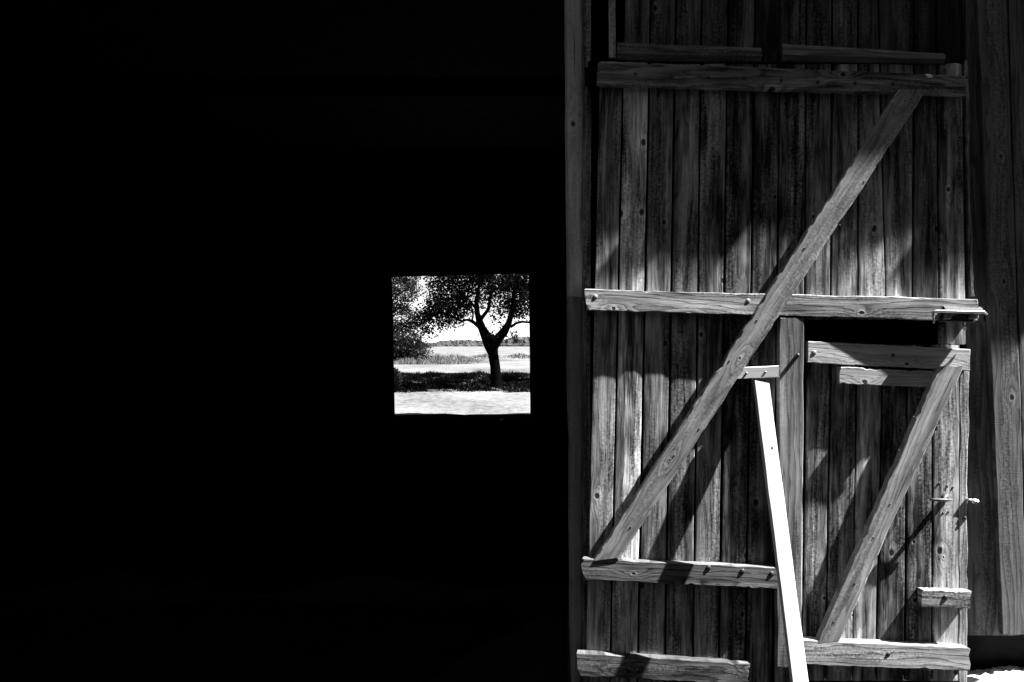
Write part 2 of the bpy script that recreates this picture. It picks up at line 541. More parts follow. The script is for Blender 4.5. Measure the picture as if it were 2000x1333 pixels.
# roof slopes; the front eave overhangs and shades the upper door
OV = 0.447
EY = D - OV
slope = (RIDGE_Z - 5.62) / (RIDGE_Y - EY)
def roof_slope(ya, za, yb, zb):
    v = []
    for x in (-11.2, 11.2):
        v += [(x, ya, za), (x, yb, zb), (x, yb, zb + 0.16), (x, ya, za + 0.16)]
    return link('roof_slope', v, [(0, 1, 2, 3), (7, 6, 5, 4), (0, 4, 5, 1), (1, 5, 6, 2), (2, 6, 7, 3), (3, 7, 4, 0)], 'roof', barn)
roof_slope(EY, EAVE, RIDGE_Y + 0.01, RIDGE_Z)
roof_slope(RIDGE_Y, RIDGE_Z, YB + 0.3, 5.5)
rt = random.Random(3)
items = []
x = -11.2; lo = 0.0
while x < 11.2:
    wd = rt.uniform(0.16, 0.24); lo = 0.6 * lo + rt.gauss(0, 0.016)
    items.append(((x, EY - 0.03 + lo, EAVE + 0.02 + rt.uniform(-0.01, 0.01)), (x + wd - 0.005, EY + 0.3, EAVE + 0.05)))
    x += wd
join_boxes('eave_tiles', items, 'roof', barn)['kind'] = 'stuff'  # ragged overhang added out of view to break up the eave shadow
# interior posts and tie beams of the passage
for x in (-4.4, 2.6):
    for y in (9.0, 14.0, 19.0):
        box('post', (x - 0.1, y - 0.1, 0), (x + 0.1, y + 0.1, 5.4), 'soot', barn)
for y in (9.0, 14.0, 19.0):
    box('tie_beam', (-10.5, y - 0.1, 5.4), (10.5, y + 0.1, 5.62), 'soot', barn)
# door post and its cover strip at the edge of the passage (hinge side)
qtimber('door_post', (1105, -60), (1138, -60), (1141, 582), (1111, 578), -0.075, 0.20, 'jamb', barn, cup=0.006, bev=0.010)
tone(qtimber('door_post', (1111, 577), (1141, 581), (1140, 1345), (1117, 1345), -0.078, 0.20, 'jamb', barn, cup=0.005, bev=0.009, n=24, rough=0.002), 0.42)  # lower length toned darker, standing in for shade on the post
tone(qtimber('cover_strip', (1138, -60), (1155, -60), (1153, 1345), (1139, 1345), -0.062, 0.10, 'plank', barn), 0.8)
# cladding on the wall to the right of the leaf
qtimber('cladding_plank', (1886, -60), (1951, -60), (1990, 1242), (1890, 1242), -0.118, 0.045, 'wall_plank', barn)
qtimber('cladding_plank', (1907, -60), (1964, -60), (2008, 1240), (1958, 1240), -0.070, 0.040, 'wall_plank', barn)
x0 = 1967.0
for i in range(30):
    qtimber('cladding_plank', (x0, -60), (x0 + 58, -60), (x0 + 103, 1242 + i % 4), (x0 + 44, 1242 + i % 4), -0.085 + 0.006 * (i % 2), 0.040, 'wall_plank', barn)
    x0 += 61

# ------------------------------------------------------------------ the open door leaf
door = tag(empty('barn_door', W(1500, 1345, 0.0)), 'tall weathered plank barn door leaf with rails and long diagonal brace', 'door')
def seam(top, bot, y):      # seam x at photo row y, from its x at rows 344 and 1130
    return top + (bot - top) * (y - 344) / (1130 - 344)
SEAMS = [(1166, 1147), (1213, 1196), (1264.5, 1249), (1315, 1302), (1366.5, 1356), (1418, 1407), (1470.5, 1459), (1521.5, 1512)]
TILT = [0.6, 1.0, -1.3, 0.9, -0.6, 0.2, 0.5, -1.0, 0.8, -0.7, 1.2, 0.4, 1.1, -0.9, 0.9]
g = 2.2
LT = (0.9, 1.9, 0.75, 1.05, 0.8, 0.95, 0.7)
for i in range(7):
    a, b = SEAMS[i], SEAMS[i + 1]
    tone(qtimber('plank', (seam(*a, 126) + g, 126), (seam(*b, 126) - g, 126), (seam(*b, 1345) - g, 1345 - i), (seam(*a, 1345) + g, 1343 + i),
                 0.0 + 0.002 * (i % 3), 0.03, 'plank', door, cup=0.0015 if i != 1 else 0.005, tilt=math.radians(TILT[i]), bev=0.003, rough=0.0004), LT[i])
    if i > 0:
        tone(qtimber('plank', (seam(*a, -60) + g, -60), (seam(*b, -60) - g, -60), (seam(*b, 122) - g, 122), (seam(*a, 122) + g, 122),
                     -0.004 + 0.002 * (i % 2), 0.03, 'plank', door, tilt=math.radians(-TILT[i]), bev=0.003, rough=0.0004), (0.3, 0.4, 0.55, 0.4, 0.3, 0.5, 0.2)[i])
UP = [(1521.5, 1521.5), (1574, 1573), (1624, 1623), (1677, 1677), (1724.5, 1730), (1784, 1783), (1832, 1834), (1884, 1887)]
def seam2(s, y): return s[0] + (s[1] - s[0]) * (y - 344) / (560 - 344)
UT = (1, 0.95, 1.0, 0.85, 0.85, 0.55, 0.9)
for i in range(7):
    a, b = UP[i], UP[i + 1]
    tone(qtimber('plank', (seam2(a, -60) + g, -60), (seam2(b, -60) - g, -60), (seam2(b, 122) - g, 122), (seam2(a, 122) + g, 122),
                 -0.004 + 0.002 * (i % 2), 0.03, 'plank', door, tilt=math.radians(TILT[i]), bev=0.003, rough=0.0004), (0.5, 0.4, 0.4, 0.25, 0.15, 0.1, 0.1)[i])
    if i == 0:
        qtimber('plank', (1522 + g, 126), (seam2(b, 126) - g, 126), (1566, 1345), (1514, 1345), 0.001, 0.03, 'plank', door, tilt=math.radians(TILT[7]), bev=0.003, rough=0.0004)
    else:
        yb = 624 if i < 6 else 672
        tone(qtimber('plank', (seam2(a, 126) + g, 126), (seam2(b, 126) - g, 126), (seam2(b, yb) - g, yb), (seam2(a, yb) + g, yb),
                     0.0 + 0.002 * (i % 2), 0.03, 'plank', door, cup=0.0015, tilt=math.radians(TILT[7 + i]), bev=0.003, rough=0.0004), UT[i])
qtimber('edge_strip', (1885, 120), (1890, 120), (1902, 579), (1896, 579), -0.006, 0.03, 'rail', door, rough=0.003, n=26)
# rails
top_rail = tone(qtimber('rail', (1174, 120), (1890, 148), (1888, 185), (1170, 166), 0.052, 0.052, 'rail', door, False, ends=0.012, n=60, rough=0.0009, chips=0.035), 0.85)
# the middle rail has warped away from the planks towards its free end
def flatW(px, py, seen, out):
    p = W(px, py, seen); return Vector((p.x, D - out, p.z))
mid_rail = timber('rail', W(1146, 565, 0.055), flatW(1911, 585, 0.115, 0.055), W(1146, 606, 0.055), flatW(1911, 627, 0.115, 0.055), 0.055, 'rail', door,
                  ends=0.006, n=64, rough=0.0009, chips=0.035, bow=lambda f: 0.062 * max(0.0, (f - 0.50) / 0.50) ** 1.1)
low_rail = tone(qtimber('rail', (1142, 1092), (1516, 1109), (1518, 1151), (1144, 1133), 0.062, 0.062, 'rail', door, False, ends=0.010, n=34, rough=0.0009, chips=0.035), 0.62)
bot_rail = tone(qtimber('rail', (1131, 1276), (1461, 1297), (1460, 1337), (1134, 1321), 0.066, 0.066, 'rail', door, False, ends=0.008, n=34, rough=0.0009, chips=0.035), 0.62)
tone(qtimber('upper_rail', (1205, 82), (1488, 91), (1488, 119), (1205, 116), 0.022, 0.022, 'batten', door, False, cup=0.014, bev=0.014), 0.85)
tone(qtimber('upper_rail', (1529, 85), (1845, 104), (1845, 123), (1529, 120), 0.022, 0.022, 'batten', door, False, cup=0.014, bev=0.014), 0.85)
tone(qtimber('upper_stile', (1190, -60), (1203, -60), (1203, 112), (1190, 112), 0.030, 0.03, 'batten', door, ends=0.006), 1.4)
brace = qtimber('brace', (1757, 176), (1810, 176), (1213, 1089), (1160, 1095), 0.068, 0.052, 'brace', door, bev=0.005, rough=0.0010, n=80, chips=0.03)
batten = qtimber('batten', (1524, 622), (1571, 622), (1564, 1301), (1518, 1304), 0.058, 0.058, 'batten', door, rough=0.0016, ends=0.004)
stop = qtimber('stop_block', (1434, 719), (1521, 714), (1521, 738), (1434, 742), 0.060, 0.06, 'pale', door, False, ends=0.001)
for (x, y) in ((1241, 145), (1312, 150), (1384, 152), (1454, 153), (1526, 157), (1597, 161), (1670, 163), (1744, 164)):
    bolt(x, y, 0.052, top_rail, 0.9)
for (x, y) in ((1163, 580), (1461, 588)):
    bolt(x, y, 0.055, mid_rail, 1.15, mesh=BOLT_BRIGHT, stretch=0.45)
for (x, y) in ((1384, 1109), (1450, 1116), (1507, 1121)):
    bolt(x, y, 0.062, low_rail, 1.25, stretch=0.6)
for (x, y) in ((1458, 729), (1495, 727)):
    bolt(x, y, 0.060, stop, 0.55, 'nail', BOLT_BRIGHT, 1.6)
for (x, y) in ((1688, 355), (1640, 440), (1571, 485), (1478, 626), (1425, 705), (1366, 838), (1317, 890), (1232, 1030)):
    bolt(x, y, 0.068, brace, 0.42, 'nail')
peg = tube('peg', [W(1558, 694, 0.050), W(1558, 694, 0.076)], [0.0105, 0.0105], 'iron', batten, 12)
tube('chip', [W(1808, 146, 0.052), W(1814, 149, 0.066), W(1821, 150, 0.056)], [0.003, 0.011, 0.004], 'tooth', top_rail, 5, smooth=False)  # near-white colour stands in for a small spot of sun
# strap hinges on the post side
for (y, h) in ((590, 34), (1110, 30), (148, 34)):
    hg = qtimber('hinge', (1143, y - h / 2), (1160, y - h / 2), (1160, y + h / 2), (1143, y + h / 2), -0.032, 0.03, 'black_iron', door, False, n=2, rough=0, ends=0)
    tube('hinge_pin', [W(1152, y - h * 0.8, -0.03), W(1152, y + h * 0.8, -0.03)], [0.010, 0.010], 'black_iron', hg)

# wicket door cut into the leaf
wicket = empty('wicket_door', W(1732, 1325, 0), door)
wicket['label'] = 'small wicket door with its own brace, lever handle and rails'
WS = [(1573.5, 1568), (1620, 1615), (1671, 1667), (1720.5, 1714), (1771, 1768.5), (1822, 1821), (1875, 1874)]
def seam3(s, y): return s[0] + (s[1] - s[0]) * (y - 900) / 300
WT = [0.3, 0.8, 0.5, -0.8, 0.2, 0.9, -0.4]
for i in range(6):
    a, b = WS[i], WS[i + 1]
    g = 2.2
    tone(qtimber('plank', (seam3(a, 674) + g, 674), (seam3(b, 674) - g, 674), (seam3(b, 1330) - g, 1330), (seam3(a, 1330) + g, 1330),
            0.001 + 0.002 * (i % 2), 0.03, 'plank', wicket, cup=0.0015, tilt=math.radians(WT[i]), bev=0.003, rough=0.0004), (1.45, 1.35, 1.1, 1.1, 1.2, 1.3)[i])
qtimber('stile', (1876, 690), (1893, 690), (1889, 1333), (1872, 1333), 0.004, 0.03, 'rail', wicket, rough=0.003, n=30)
qtimber('rail', (1579, 667), (1895, 683), (1894, 725), (1579, 709), 0.053, 0.052, 'grey_pale', wicket, False, ends=0.003, n=26, rough=0.0009, chips=0.06)
qtimber('rail', (1642, 717), (1830, 726), (1824, 757), (1642, 750), 0.056, 0.055, 'grey_pale', wicket, False, ends=0.003, n=26, rough=0.0009, chips=0.06)
qtimber('rail', (1568, 1250), (1894, 1266), (1893, 1311), (1570, 1298), 0.070, 0.069, 'rail', wicket, False, ends=0.005, n=26, rough=0.0009, chips=0.06)
qtimber('brace', (1834, 716), (1883, 716), (1640, 1252), (1595, 1258), 0.070, 0.050, 'brace', wicket, bev=0.005, rough=0.0011, n=48, chips=0.05)
qtimber('catch_block', (1801, 1153), (1896, 1156), (1894, 1190), (1802, 1187), 0.070, 0.069, 'rail', wicket, False, ends=0.004, n=26, rough=0.0009, chips=0.06)
bolt(1590, 689, 0.053, wicket, 1.2, mesh=BOLT_BRIGHT, stretch=0.45)
bolt(1744, 694, 0.053, wicket, 1.0, 'bolt', None, 0.4)
bolt(1847, 1167, 0.070, wicket, 1.3, stretch=0.6)
bolt(1735, 1278, 0.070, wicket, 1.1, 'bolt', None, 0.5)
for (x, y) in ((1784, 815), (1755, 880), (1738, 985), (1706, 1050), (1670, 1140), (1628, 1215)):
    bolt(x, y, 0.070, wicket, 0.42, 'nail')
# lever handle
hd = tube('handle', [W(1845, 973, 0.0), W(1845, 973, 0.012), W(1845, 973, 0.0125), W(1844, 975, 0.066)], [0.022, 0.022, 0.013, 0.011], 'iron', wicket, 14)
tube('lever', [W(1818, 976, 0.060), W(1826, 976.5, 0.064), W(1845, 977, 0.066), W(1860, 977, 0.062)], [0.006, 0.008, 0.009, 0.006], 'lever', hd, 10)
for (x, y) in ((1834, 944), (1850, 950), (1861, 952), (1842, 1002), (1852, 1000)):
    bolt(x, y, 0.004, wicket, 0.55, 'screw')
# striker bolt in the stile
st = tube('striker', [W(1887, 976, 0.012), W(1902, 978, 0.012)], [0.007, 0.007], 'steel', wicket, 8)
tube('nut', [W(1901, 979, 0.012), W(1909, 981, 0.012)], [0.013, 0.013], 'steel', st, 6, smooth=False)
bolt(1884, 1012, 0.006, wicket, 1.1)

# sliding bolt at the end of the middle rail
latch = empty('sliding_latch', W(1875, 627, 0.1000), door)
latch['label'] = 'steel sliding latch with straps and bent end'
qtimber('back_plate', (1838, 606), (1916, 609), (1910, 631), (1834, 628), 0.115, 0.014, 'iron', latch, False, n=2, rough=0, ends=0)
v0 = [W(1842, 597, 0.1030), W(1916, 600, 0.1030), W(1921, 606, 0.1430), W(1847, 604, 0.1430)]
c0 = sum(v0, Vector()) / 4
vv = [q - c0 for q in v0] + [q - c0 + Vector((0, 0, -0.006)) for q in v0]
o = link('cover_plate', vv, [(0, 1, 2, 3), (7, 6, 5, 4), (0, 4, 5, 1), (1, 5, 6, 2), (2, 6, 7, 3), (3, 7, 4, 0)], 'lever', None)
o.matrix_basis = Matrix.Translation(c0); adopt(o, latch)
tube('slide_bar', [W(1824, 632, 0.1500), W(1823, 620, 0.1510), W(1822, 610, 0.1510), W(1827, 608, 0.1510), W(1875, 609, 0.1510), W(1921, 610, 0.1510), W(1928, 615, 0.1490)],
     [0.0055, 0.006, 0.0075, 0.0085, 0.0085, 0.0085, 0.006], 'steel', latch, 10)
for x in (1845, 1871, 1879, 1895, 1920):
    tube('strap', [W(x - 3, 600, 0.10), W(x, 605, 0.112), W(x + 2, 611, 0.118), W(x + 3, 616, 0.110), W(x + 3, 626, 0.085)],
         [0.0065] * 5, 'black_iron', latch, 6, smooth=False)
for x in (1848, 1897):
    qtimber('pad', (x, 614), (x + 14, 614), (x + 9, 624), (x - 4, 624), 0.131, 0.014, 'zinc', latch, False, n=2, rough=0, ends=0)
tube('splinter', [W(1880, 632, 0.0200), W(1884, 640, 0.0750), W(1886, 647, 0.0600)], [0.003, 0.012, 0.002], 'grey_pale', latch, 5, smooth=False)

# ------------------------------------------------------------------ timber prop leaning on the leaf
pt0 = W(1488, 747, 0.072)
ptx = W(1564, 1333, 0.50)
k = (ground_h(1.5, 4.7) - pt0.z) / (ptx.z - pt0.z)
pt1 = pt0.lerp(ptx, k)
side = Vector((1, 0, 0))
hw = 0.0385
pr = timber('prop_board', pt0 - side * hw + Vector((0, 0, 0.012)), pt1 - side * hw, pt0 + side * hw - Vector((0, 0, 0.006)), pt1 + side * hw, 0.045, 'pale', None, bev=0.0025, rough=0.0006, ends=0.0)
tag(pr, 'bright pale sawn board leaning against the plank door as a prop', 'board')

# ------------------------------------------------------------------ trees
def leaves(name, clusters, size, mat, parent, seed, flat=0.5):
    """clusters: (centre, radii, count); each leaf a small folded blade of two faces"""
    r = np.random.default_rng(seed)
    V, Fc = [], []
    base = 0
    for (c, rad, cnt) in clusters:
        d = r.normal(size=(cnt, 3)); d /= np.linalg.norm(d, axis=1)[:, None]
        q = r.random(cnt) ** 0.45
        p = np.array(c) + d * q[:, None] * np.array(rad)
        # twigs: pull leaves into small sprays
        sp = r.normal(size=(max(1, cnt // 7), 3)) * np.array(rad) * 0.55 + np.array(c)
        idx = r.integers(0, len(sp), cnt)
        mix = (r.random(cnt) < 0.72)[:, None]
        p = np.where(mix, sp[idx] + r.normal(size=(cnt, 3)) * size * 1.3, p)
        a = r.normal(size=(cnt, 3)); a[:, 2] -= 0.3; a /= np.linalg.norm(a, axis=1)[:, None]
        b = np.cross(a, r.normal(size=(cnt, 3))); b /= np.linalg.norm(b, axis=1)[:, None]
        nrm = np.cross(a, b)
        s = size * r.uniform(0.6, 1.35, cnt)[:, None]
        v = np.stack([p, p + a * s * 0.5 + b * s * 0.33 + nrm * s * 0.08, p + a * s, p + a * s * 0.5 - b * s * 0.33 + nrm * s * 0.08], axis=1)
        V.append(v.reshape(-1, 3))
        i = np.arange(cnt) * 4 + base
        Fc.append(np.stack([i, i + 1, i + 2], 1)); Fc.append(np.stack([i, i + 2, i + 3], 1))
        base += cnt * 4
    V = np.concatenate(V); Fc = np.concatenate(Fc)
    me = bpy.data.meshes.new(name)
    me.vertices.add(len(V)); me.vertices.foreach_set('co', V.astype(np.float32).ravel())
    me.loops.add(Fc.size); me.loops.foreach_set('vertex_index', Fc.astype(np.int32).ravel())
    me.polygons.add(len(Fc)); me.polygons.foreach_set('loop_start', (np.arange(len(Fc)) * 3).astype(np.int32))
    me.polygons.foreach_set('loop_total', np.full(len(Fc), 3, np.int32))
    me.materials.append(M[mat])
    me.update(calc_edges=True)
    o = bpy.data.objects.new(name, me)
    COL.objects.link(o)
    o['kind'] = 'stuff'
    if parent is not None: adopt(o, parent)
    return o

TD = 40.0
def T(px, py, dy=0.0):
    p = W(px, py, d=TD); return Vector((p.x, TD + dy, p.z))
apple = tag(empty('fruit_tree', (T(972, 760).x, TD, 0.05)), 'dark old fruit tree with forked trunk seen through the far doorway', 'tree')
def limb(name, pts, parent, mat='bark', sides=9):
    v, f, = tube_data([T(a, b, c) for a, b, c, w in pts], [w * TD / F / 2 for a, b, c, w in pts], sides, 0.05)
    o = link(name, v, f, mat, None, True); adopt(o, parent); return o
limb('trunk', [(971, 766, 0, 36), (970, 757, 0, 26), (969, 740, 0, 22), (967, 715, 0, 20), (963, 692, 0, 21), (959, 675, 0, 27), (957, 664, 0, 31)], apple, sides=12)
limb('limb', [(957, 672, 0, 26), (950, 658, 0, 22), (941, 642, 0.2, 16), (936, 628, 0.3, 14), (932, 612, 0.4, 11), (930, 590, 0.5, 9), (934, 560, 0.6, 7), (938, 520, 0.8, 4)], apple)
limb('limb', [(963, 674, 0, 26), (975, 660, 0, 19), (987, 645, -0.3, 16), (995, 630, -0.5, 12), (999, 612, -0.7, 10), (1003, 585, -1, 8), (1008, 540, -1.2, 5)], apple)
limb('limb', [(941, 644, 0.2, 10), (930, 634, 0.3, 8), (921, 627, 0.2, 7), (912, 625, 0, 5), (903, 628, -0.2, 5), (890, 622, -0.5, 4), (868, 612, -0.9, 3), (845, 600, -1.3, 2)], apple)
limb('limb', [(921, 628, 0.2, 4), (923, 618, 0.4, 4), (922, 606, 0.6, 3.5), (915, 590, 0.8, 3)], apple)
limb('limb', [(936, 626, 0.3, 9), (945, 616, 0.1, 8), (954, 605, -0.2, 7), (957, 590, -0.5, 6), (962, 560, -0.8, 5), (966, 520, -1.2, 3)], apple)
limb('limb', [(932, 606, 0.4, 7), (922, 594, 0.9, 5), (905, 575, 1.5, 4), (885, 560, 2.0, 3)], apple)
limb('limb', [(997, 640, -0.5, 6), (1008, 632, -0.5, 5), (1020, 629, -0.4, 5), (1036, 631, -0.2, 4), (1056, 622, 0.2, 3), (1080, 604, 0.8, 2)], apple)
limb('limb', [(999, 612, -0.7, 6), (1012, 590, -0.2, 5), (1030, 560, 0.5, 4), (1045, 520, 1.0, 3)], apple)
limb('limb', [(955, 614, -0.1, 2), (968, 622, -0.4, 1.5), (978, 630, -0.6, 1.2), (982, 640, -0.7, 0.8)], apple)
ac = []
def clump(px, py, rx, ry, cnt, dy=0.0, ddy=0.9, dens=1.55):
    p = T(px, py, dy)
    ac.append((tuple(p), (rx * TD / F, ddy, ry * TD / F), int(cnt * dens)))
r = random.Random(4)
# lower skirt of the crown as the photo shows it, then the rounded top above the frame
for (x, y, rx, ry, n) in ((826, 622, 16, 17, 420), (838, 646, 12, 8, 120), (848, 612, 22, 22, 650), (873, 600, 24, 22, 700), (866, 636, 20, 6, 110), (880, 632, 14, 7, 90),
                          (897, 592, 22, 22, 600), (889, 615, 20, 10, 330), (850, 580, 26, 16, 520), (858, 556, 24, 16, 420), (885, 560, 26, 20, 420), (912, 566, 22, 20, 420),
                          (925, 545, 20, 16, 380), (945, 552, 22, 22, 620), (965, 560, 20, 24, 560), (958, 585, 10, 18, 200), (985, 553, 22, 20, 600), (1008, 556, 22, 20, 620),
                          (1030, 560, 22, 24, 650), (1020, 590, 18, 22, 480), (990, 590, 16, 16, 280), (978, 606, 14, 12, 150), (1000, 600, 12, 22, 300), (1013, 612, 14, 12, 170),
                          (1040, 596, 16, 18, 300), (962, 657, 14, 7, 110), (948, 648, 6, 5, 40), (1003, 655, 10, 7, 70), (965, 625, 5, 14, 28), (980, 634, 5, 7, 20),
                          (880, 540, 24, 16, 380), (862, 530, 22, 14, 340), (898, 584, 10, 8, 120), (936, 585, 12, 20, 170), (918, 600, 10, 10, 90), (903, 632, 8, 7, 30)):
    clump(x, y, rx, ry, n, r.uniform(-1.2, 1.2), 0.8)
for i in range(26):
    clump(r.uniform(830, 1085), r.uniform(450, 520), 30, 22, 330, r.uniform(-3.0, 4.5), 1.3, 1.3)
for i in range(22):      # rear of the crown, deepens the shade it throws
    clump(r.uniform(850, 1080), r.uniform(440, 520), 30, 18, 330, r.uniform(2.0, 7.5), 1.6, 1.5)
leaves('crown', ac, 0.098, 'leaf_dark', apple, 3)

def simple_tree(name, label, x, y, h, rad, mat, cnt, lsize, seed, z0=0.2, low=0.35):
    rr = random.Random(seed)
    t = tag(empty(name, (x, y, z0)), label, 'tree')
    top = Vector((x, y, z0 + h * 0.75))
    v, f = tube_data([Vector((x, y, z0 - 0.1)), Vector((x + 0.05, y, z0 + h * 0.15)), Vector((x - 0.05, y + 0.1, z0 + h * 0.4)), top],
                     [h * 0.035, h * 0.026, h * 0.02, h * 0.006], 9, 0.05)
    o = link('trunk', v, f, 'bark', None, True); adopt(o, t)
    cl = []
    for i in range(26):
        a = rr.uniform(0, 6.283); q = rr.uniform(0.25, 1) ** 0.6
        zz = rr.uniform(low, 1.0)
        w = rad * (1 - 0.55 * max(0, (zz - 0.6) / 0.4) ** 2)
        c = Vector((x + w * 0.72 * q * math.cos(a), y + w * 0.72 * q * math.sin(a), z0 + h * zz * 0.92))
        cl.append((tuple(c), (rad * 0.34, rad * 0.34, h * 0.11), cnt // 26))
        if i < 9:
            v, f = tube_data([Vector((x, y, z0 + h * 0.3 * (0.8 + 0.05 * i))), (Vector((x, y, z0 + h * 0.45)) + c) / 2, c], [h * 0.012, h * 0.009, h * 0.004], 6, 0.04)
            o = link('limb', v, f, 'bark', None, True); adopt(o, t)
    leaves('crown', cl, lsize, mat, t, seed)
    return t

# neighbouring orchard tree, outside the doorway's view; its shade falls on the grass in view
simple_tree('orchard_tree', 'orchard tree standing right of the old fruit tree behind the barn', 5.6, 42.5, 7.0, 4.2, 'leaf_dark', 16000, 0.14, 21, 0.15)

# broad leafy tree at the left of the doorway, farther out
BD = 78.0
def B(px, py, dy=0.0):
    p = W(px, py, d=BD); return Vector((p.x, BD + dy, p.z))
bush = tag(empty('broadleaf_tree', (B(760, 700).x, BD, 0.28)), 'grey leafy tree with low branches at the left of the far doorway', 'tree')
v, f = tube_data([B(752, 712), B(752, 660), B(756, 600), B(760, 500)], [0.3, 0.25, 0.2, 0.08], 9, 0.05)
o = link('trunk', v, f, 'bark', None, True); adopt(o, bush)
for (x1, y1, x2, y2) in ((754, 640, 815, 645), (755, 600, 806, 560), (756, 620, 800, 600), (753, 670, 822, 684)):
    v, f = tube_data([B(x1, y1), B((x1 + x2) / 2, (y1 + y2) / 2 - 8), B(x2, y2)], [0.12, 0.08, 0.03], 6, 0.05)
    o = link('limb', v, f, 'bark', None, True); adopt(o, bush)
bc = []
r = random.Random(9)
for (x, y, rx, ry, n) in ((775, 690, 22, 20, 900), (800, 694, 18, 14, 600), (790, 668, 26, 16, 900), (815, 676, 18, 10, 420), (830, 688, 13, 6, 160), (768, 640, 20, 22, 700), (792, 638, 20, 14, 480), (820, 655, 14, 6, 130),
                          (770, 600, 18, 20, 420), (790, 606, 14, 14, 260), (775, 570, 22, 20, 520), (800, 556, 18, 14, 380), (778, 545, 24, 12, 420), (812, 540, 10, 8, 120), (808, 572, 12, 10, 140),
                          (740, 560, 24, 40, 500), (740, 640, 24, 40, 600), (735, 690, 22, 20, 300), (770, 500, 40, 30, 600), (790, 585, 16, 10, 150), (803, 620, 12, 12, 170)):
    p = B(x, y, r.uniform(-1.5, 1.5))
    bc.append((tuple(p), (rx * BD / F, 1.2, ry * BD / F), int(n * 2.3)))
leaves('crown', bc, 0.15, 'leaf_mid', bush, 5)

# ------------------------------------------------------------------ added off-camera blockers that cut sky light and shade the yard
def sky_blocker():  # unseen block, added only to cut sky light on the door
    t = tag(empty('granary', (0, -12, 0)), 'tall dark timber granary across the yard from the barn', 'building')
    x0, x1, y0, y1, ze, zr = -24.0, 15.0, -17.5, -6.5, 7.2, 12.2
    join_boxes('wall', [((x0, y1 - 0.2, 0), (x1, y1, ze)), ((x0, y0, 0), (x1, y0 + 0.2, ze)), ((x0, y0 + 0.2, 0), (x0 + 0.2, y1 - 0.2, ze)), ((x1 - 0.2, y0 + 0.2, 0), (x1, y1 - 0.2, ze))], 'soot', t)
    ym = (y0 + y1) / 2
    for (ya, yb) in ((y1 + 0.5, ym), (y0 - 0.5, ym)):
        v = []
        for x in (x0 - 0.4, x1 + 0.4):
            v += [(x, ya, ze - 0.2), (x, yb, zr), (x, yb, zr + 0.15), (x, ya, ze - 0.05)]
        link('roof_slope', v, [(0, 1, 2, 3), (7, 6, 5, 4), (0, 4, 5, 1), (1, 5, 6, 2), (2, 6, 7, 3), (3, 7, 4, 0)], 'roof', t)  # top of the added sky blocker, not a real roof
    for x in (-18, -11, -4, 3, 10):
        w = join_boxes('window', [((x - 0.6, y1, 5.2), (x + 0.6, y1 + 0.05, 6.6))], 'iron', t)
        join_boxes('frame', [((x - 0.7, y1, 5.1), (x - 0.6, y1 + 0.08, 6.7)), ((x + 0.6, y1, 5.1), (x + 0.7, y1 + 0.08, 6.7)), ((x - 0.6, y1, 6.6), (x + 0.6, y1 + 0.08, 6.7)), ((x - 0.6, y1, 5.1), (x + 0.6, y1 + 0.08, 5.2))], 'soot', w)
    join_boxes('door', [((-7, y1, 0), (-4, y1 + 0.08, 3.4))], 'soot', t)  # part of the added sky blocker, not a real door
sky_blocker()
for i, (x, y, h, lab) in enumerate(((-12.0, 1.5, 11.0, 'tall yard tree left of the camera'), (15.5, 1.0, 9.0, 'yard tree by the right end of the barn'),
                                 (5.0, -2.2, 9.0, 'yard tree just behind the camera'), (10.5, -1.6, 9.5, 'yard tree between the granary and the barn'))):
    simple_tree('yard_tree', lab, x, y, h, 4.0, 'leaf_dark', 7000, 0.3, 50 + i, 0.1, 0.2)  # out-of-view trees added to cut sky light and shade the yard

# ------------------------------------------------------------------ grass, weeds, far wood
def blades(name, n, xr, yr, hr, w, mat, seed, hfun=None, dens=None):
    q = np.random.default_rng(seed)
    V, Fc = [], []
    cnt = 0
    while cnt < n:
        x = q.uniform(*xr); y = q.uniform(*yr)
        if dens is not None and q.random() > dens(x, y): continue
        z = ground_h(x, y) - 0.02
        h = q.uniform(*hr) * (hfun(x, y) if hfun else 1.0)
        a = q.uniform(0, 6.283); lx, ly = q.normal(0, 0.3 * h), q.normal(0, 0.3 * h)
        dx, dy = math.cos(a) * w, math.sin(a) * w
        b = len(V)
        V += [(x - dx, y - dy, z), (x + dx, y + dy, z), (x + dx * 0.6 + lx * 0.4, y + dy * 0.6 + ly * 0.4, z + h * 0.6), (x - dx * 0.6 + lx * 0.4, y - dy * 0.6 + ly * 0.4, z + h * 0.6), (x + lx, y + ly, z + h)]
        Fc += [(b, b + 1, b + 2, b + 3), (b + 3, b + 2, b + 4)]
        cnt += 1
    return link(name, V, Fc, mat)
def tuft(x, y):
    return 0.55 + 0.5 * math.sin(x * 2.3 + y * 0.7) * math.sin(x * 0.9 - y * 1.3) + 0.25 * math.sin(x * 7.1 + y * 3)
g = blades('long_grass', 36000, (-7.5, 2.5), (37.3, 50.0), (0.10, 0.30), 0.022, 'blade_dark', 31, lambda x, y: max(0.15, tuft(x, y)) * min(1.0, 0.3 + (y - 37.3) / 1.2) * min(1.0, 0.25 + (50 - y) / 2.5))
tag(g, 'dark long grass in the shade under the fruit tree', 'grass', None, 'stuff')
g = blades('tall_weeds', 11000, (-9.5, -1.2), (70, 92), (0.25, 0.85), 0.022, 'blade_pale', 32, lambda x, y: max(0.10, 1.0 - abs(x + 6.0) / 4.4) * (0.65 + 0.35 * math.sin(x * 1.9 + y * 0.4)), lambda x, y: 1.0 if x < -4.0 else max(0.0, 1 - (x + 4.0) / 2.6))
tag(g, 'pale tall weeds along the field edge beyond the fruit tree', 'weeds', None, 'stuff')
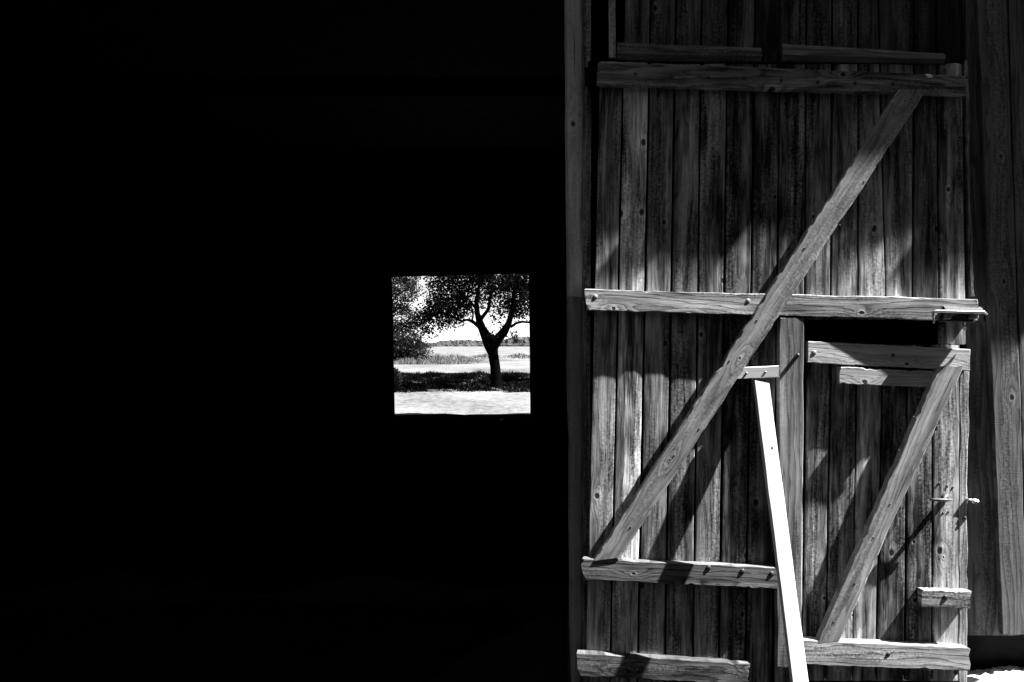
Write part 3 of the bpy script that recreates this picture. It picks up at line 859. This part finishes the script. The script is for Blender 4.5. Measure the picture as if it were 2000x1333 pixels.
g = blades('field_stubble', 1500, (-5.0, 6.0), (92, 120), (0.12, 0.4), 0.05, 'blade_pale', 33, lambda x, y: max(0.2, 0.6 + 0.5 * math.sin(x * 1.7)))
tag(g, 'thin pale growth along the far field edge', 'field growth', None, 'stuff')

# far wood on the horizon: one mass of crowns
def far_wood():
    q = np.random.default_rng(8)
    V, Fc = [], []
    def crown(c, rx, rz):
        b = len(V); R, S = 5, 8
        for i in range(R + 1):
            th = math.pi * 0.62 * i / R
            for k in range(S):
                an = 2 * math.pi * k / S
                j = 1 + q.normal(0, 0.10)
                V.append((c[0] + rx * j * math.sin(th) * math.cos(an), c[1] + rx * j * math.sin(th) * math.sin(an), c[2] + rz * j * math.cos(th)))
        for i in range(R):
            for k in range(S):
                k2 = (k + 1) % S
                Fc.append((b + i * S + k, b + (i + 1) * S + k, b + (i + 1) * S + k2, b + i * S + k2))
    DW = 700.0
    for i in range(900):
        px = q.uniform(846, 1130)
        y = DW + q.uniform(-25, 60)
        x = (px - CX) * DW / F
        top = 667.5 - 3.0 * min(1, (px - 846) / 30) if px < 990 else 661.0
        top = {True: np.interp(px, [846, 862, 900, 945, 985, 1000, 1130], [673, 668, 666.5, 668, 665.5, 661, 658])}[True]
        zt = EYE + (CY - top) * DW / F + q.normal(0, 0.35)
        rz = q.uniform(2.2, 4.5)
        crown((x, y, zt - rz), q.uniform(1.8, 3.4), rz)
    for i in range(300):     # hedge along its foot
        px = q.uniform(835, 1130); x = (px - CX) * DW / F
        base = EYE + (CY - np.interp(px, [835, 900, 1130], [678, 680, 677])) * DW / F
        crown((x, DW - 28 + q.uniform(-3, 3), base + 0.8), q.uniform(2, 4), q.uniform(1.2, 2.4))
    return link('distant_wood', V, Fc, 'wood_far')
tag(far_wood(), 'grey line of woodland on the horizon', 'woodland', None, 'stuff')

# ------------------------------------------------------------------ lugged tyre at the edge of the far doorway
def tyre():
    c = W(765, 744, d=37.6); R0 = 0.455
    t = tag(empty('tractor_tyre', (c.x, c.y, 0.0)), 'dark lugged tyre at the left edge of the far doorway', 'tyre')
    ax = Matrix.Rotation(math.radians(58), 3, 'Z')
    V, Fc = [], []
    prof = [(-0.14, 0.25), (-0.15, 0.33), (-0.13, 0.40), (-0.07, 0.435), (0.07, 0.435), (0.13, 0.40), (0.15, 0.33), (0.14, 0.25)]
    S = 32
    for k in range(S):
        a = 2 * math.pi * k / S
        for (w, rr) in prof:
            V.append(ax @ Vector((w, rr * math.cos(a), rr * math.sin(a))) + Vector((c.x, c.y, R0 + 0.02)))
    n = len(prof)
    for k in range(S):
        k2 = (k + 1) % S
        for j in range(n):
            j2 = (j + 1) % n
            Fc.append((k * n + j, k * n + j2, k2 * n + j2, k2 * n + j))
    o = link('carcass', V, Fc, 'rubber', None, True); adopt(o, t)
    me = None
    for k in range(22):
        a = 2 * math.pi * k / 22
        if me is None:
            lv = [(-0.13, -0.025, 0), (0.13, -0.025, 0), (0.13, 0.025, 0), (-0.13, 0.025, 0), (-0.12, -0.02, 0.04), (0.12, -0.02, 0.04), (0.12, 0.02, 0.04), (-0.12, 0.02, 0.04)]
            me = bpy.data.meshes.new('lug'); me.from_pydata(lv, [], [(3, 2, 1, 0), (4, 5, 6, 7), (0, 1, 5, 4), (1, 2, 6, 5), (2, 3, 7, 6), (3, 0, 4, 7)])
            me.materials.append(M['rubber'])
        l = bpy.data.objects.new('lug', me); COL.objects.link(l)
        l.matrix_basis = Matrix.Translation((c.x, c.y, R0 + 0.02)) @ ax.to_4x4() @ Matrix.Rotation(a, 4, 'X') @ Matrix.Translation((0, 0, 0.425)) @ Matrix.Rotation(math.radians(18), 4, 'Z')
        adopt(l, t)
    v, f = tube_data([ax @ Vector((-0.1, 0, 0)) + Vector((c.x, c.y, R0 + 0.02)), ax @ Vector((0.1, 0, 0)) + Vector((c.x, c.y, R0 + 0.02))], [0.26, 0.26], 20)
    o = link('rim', v, f, 'iron', None, True); adopt(o, t)
tyre()
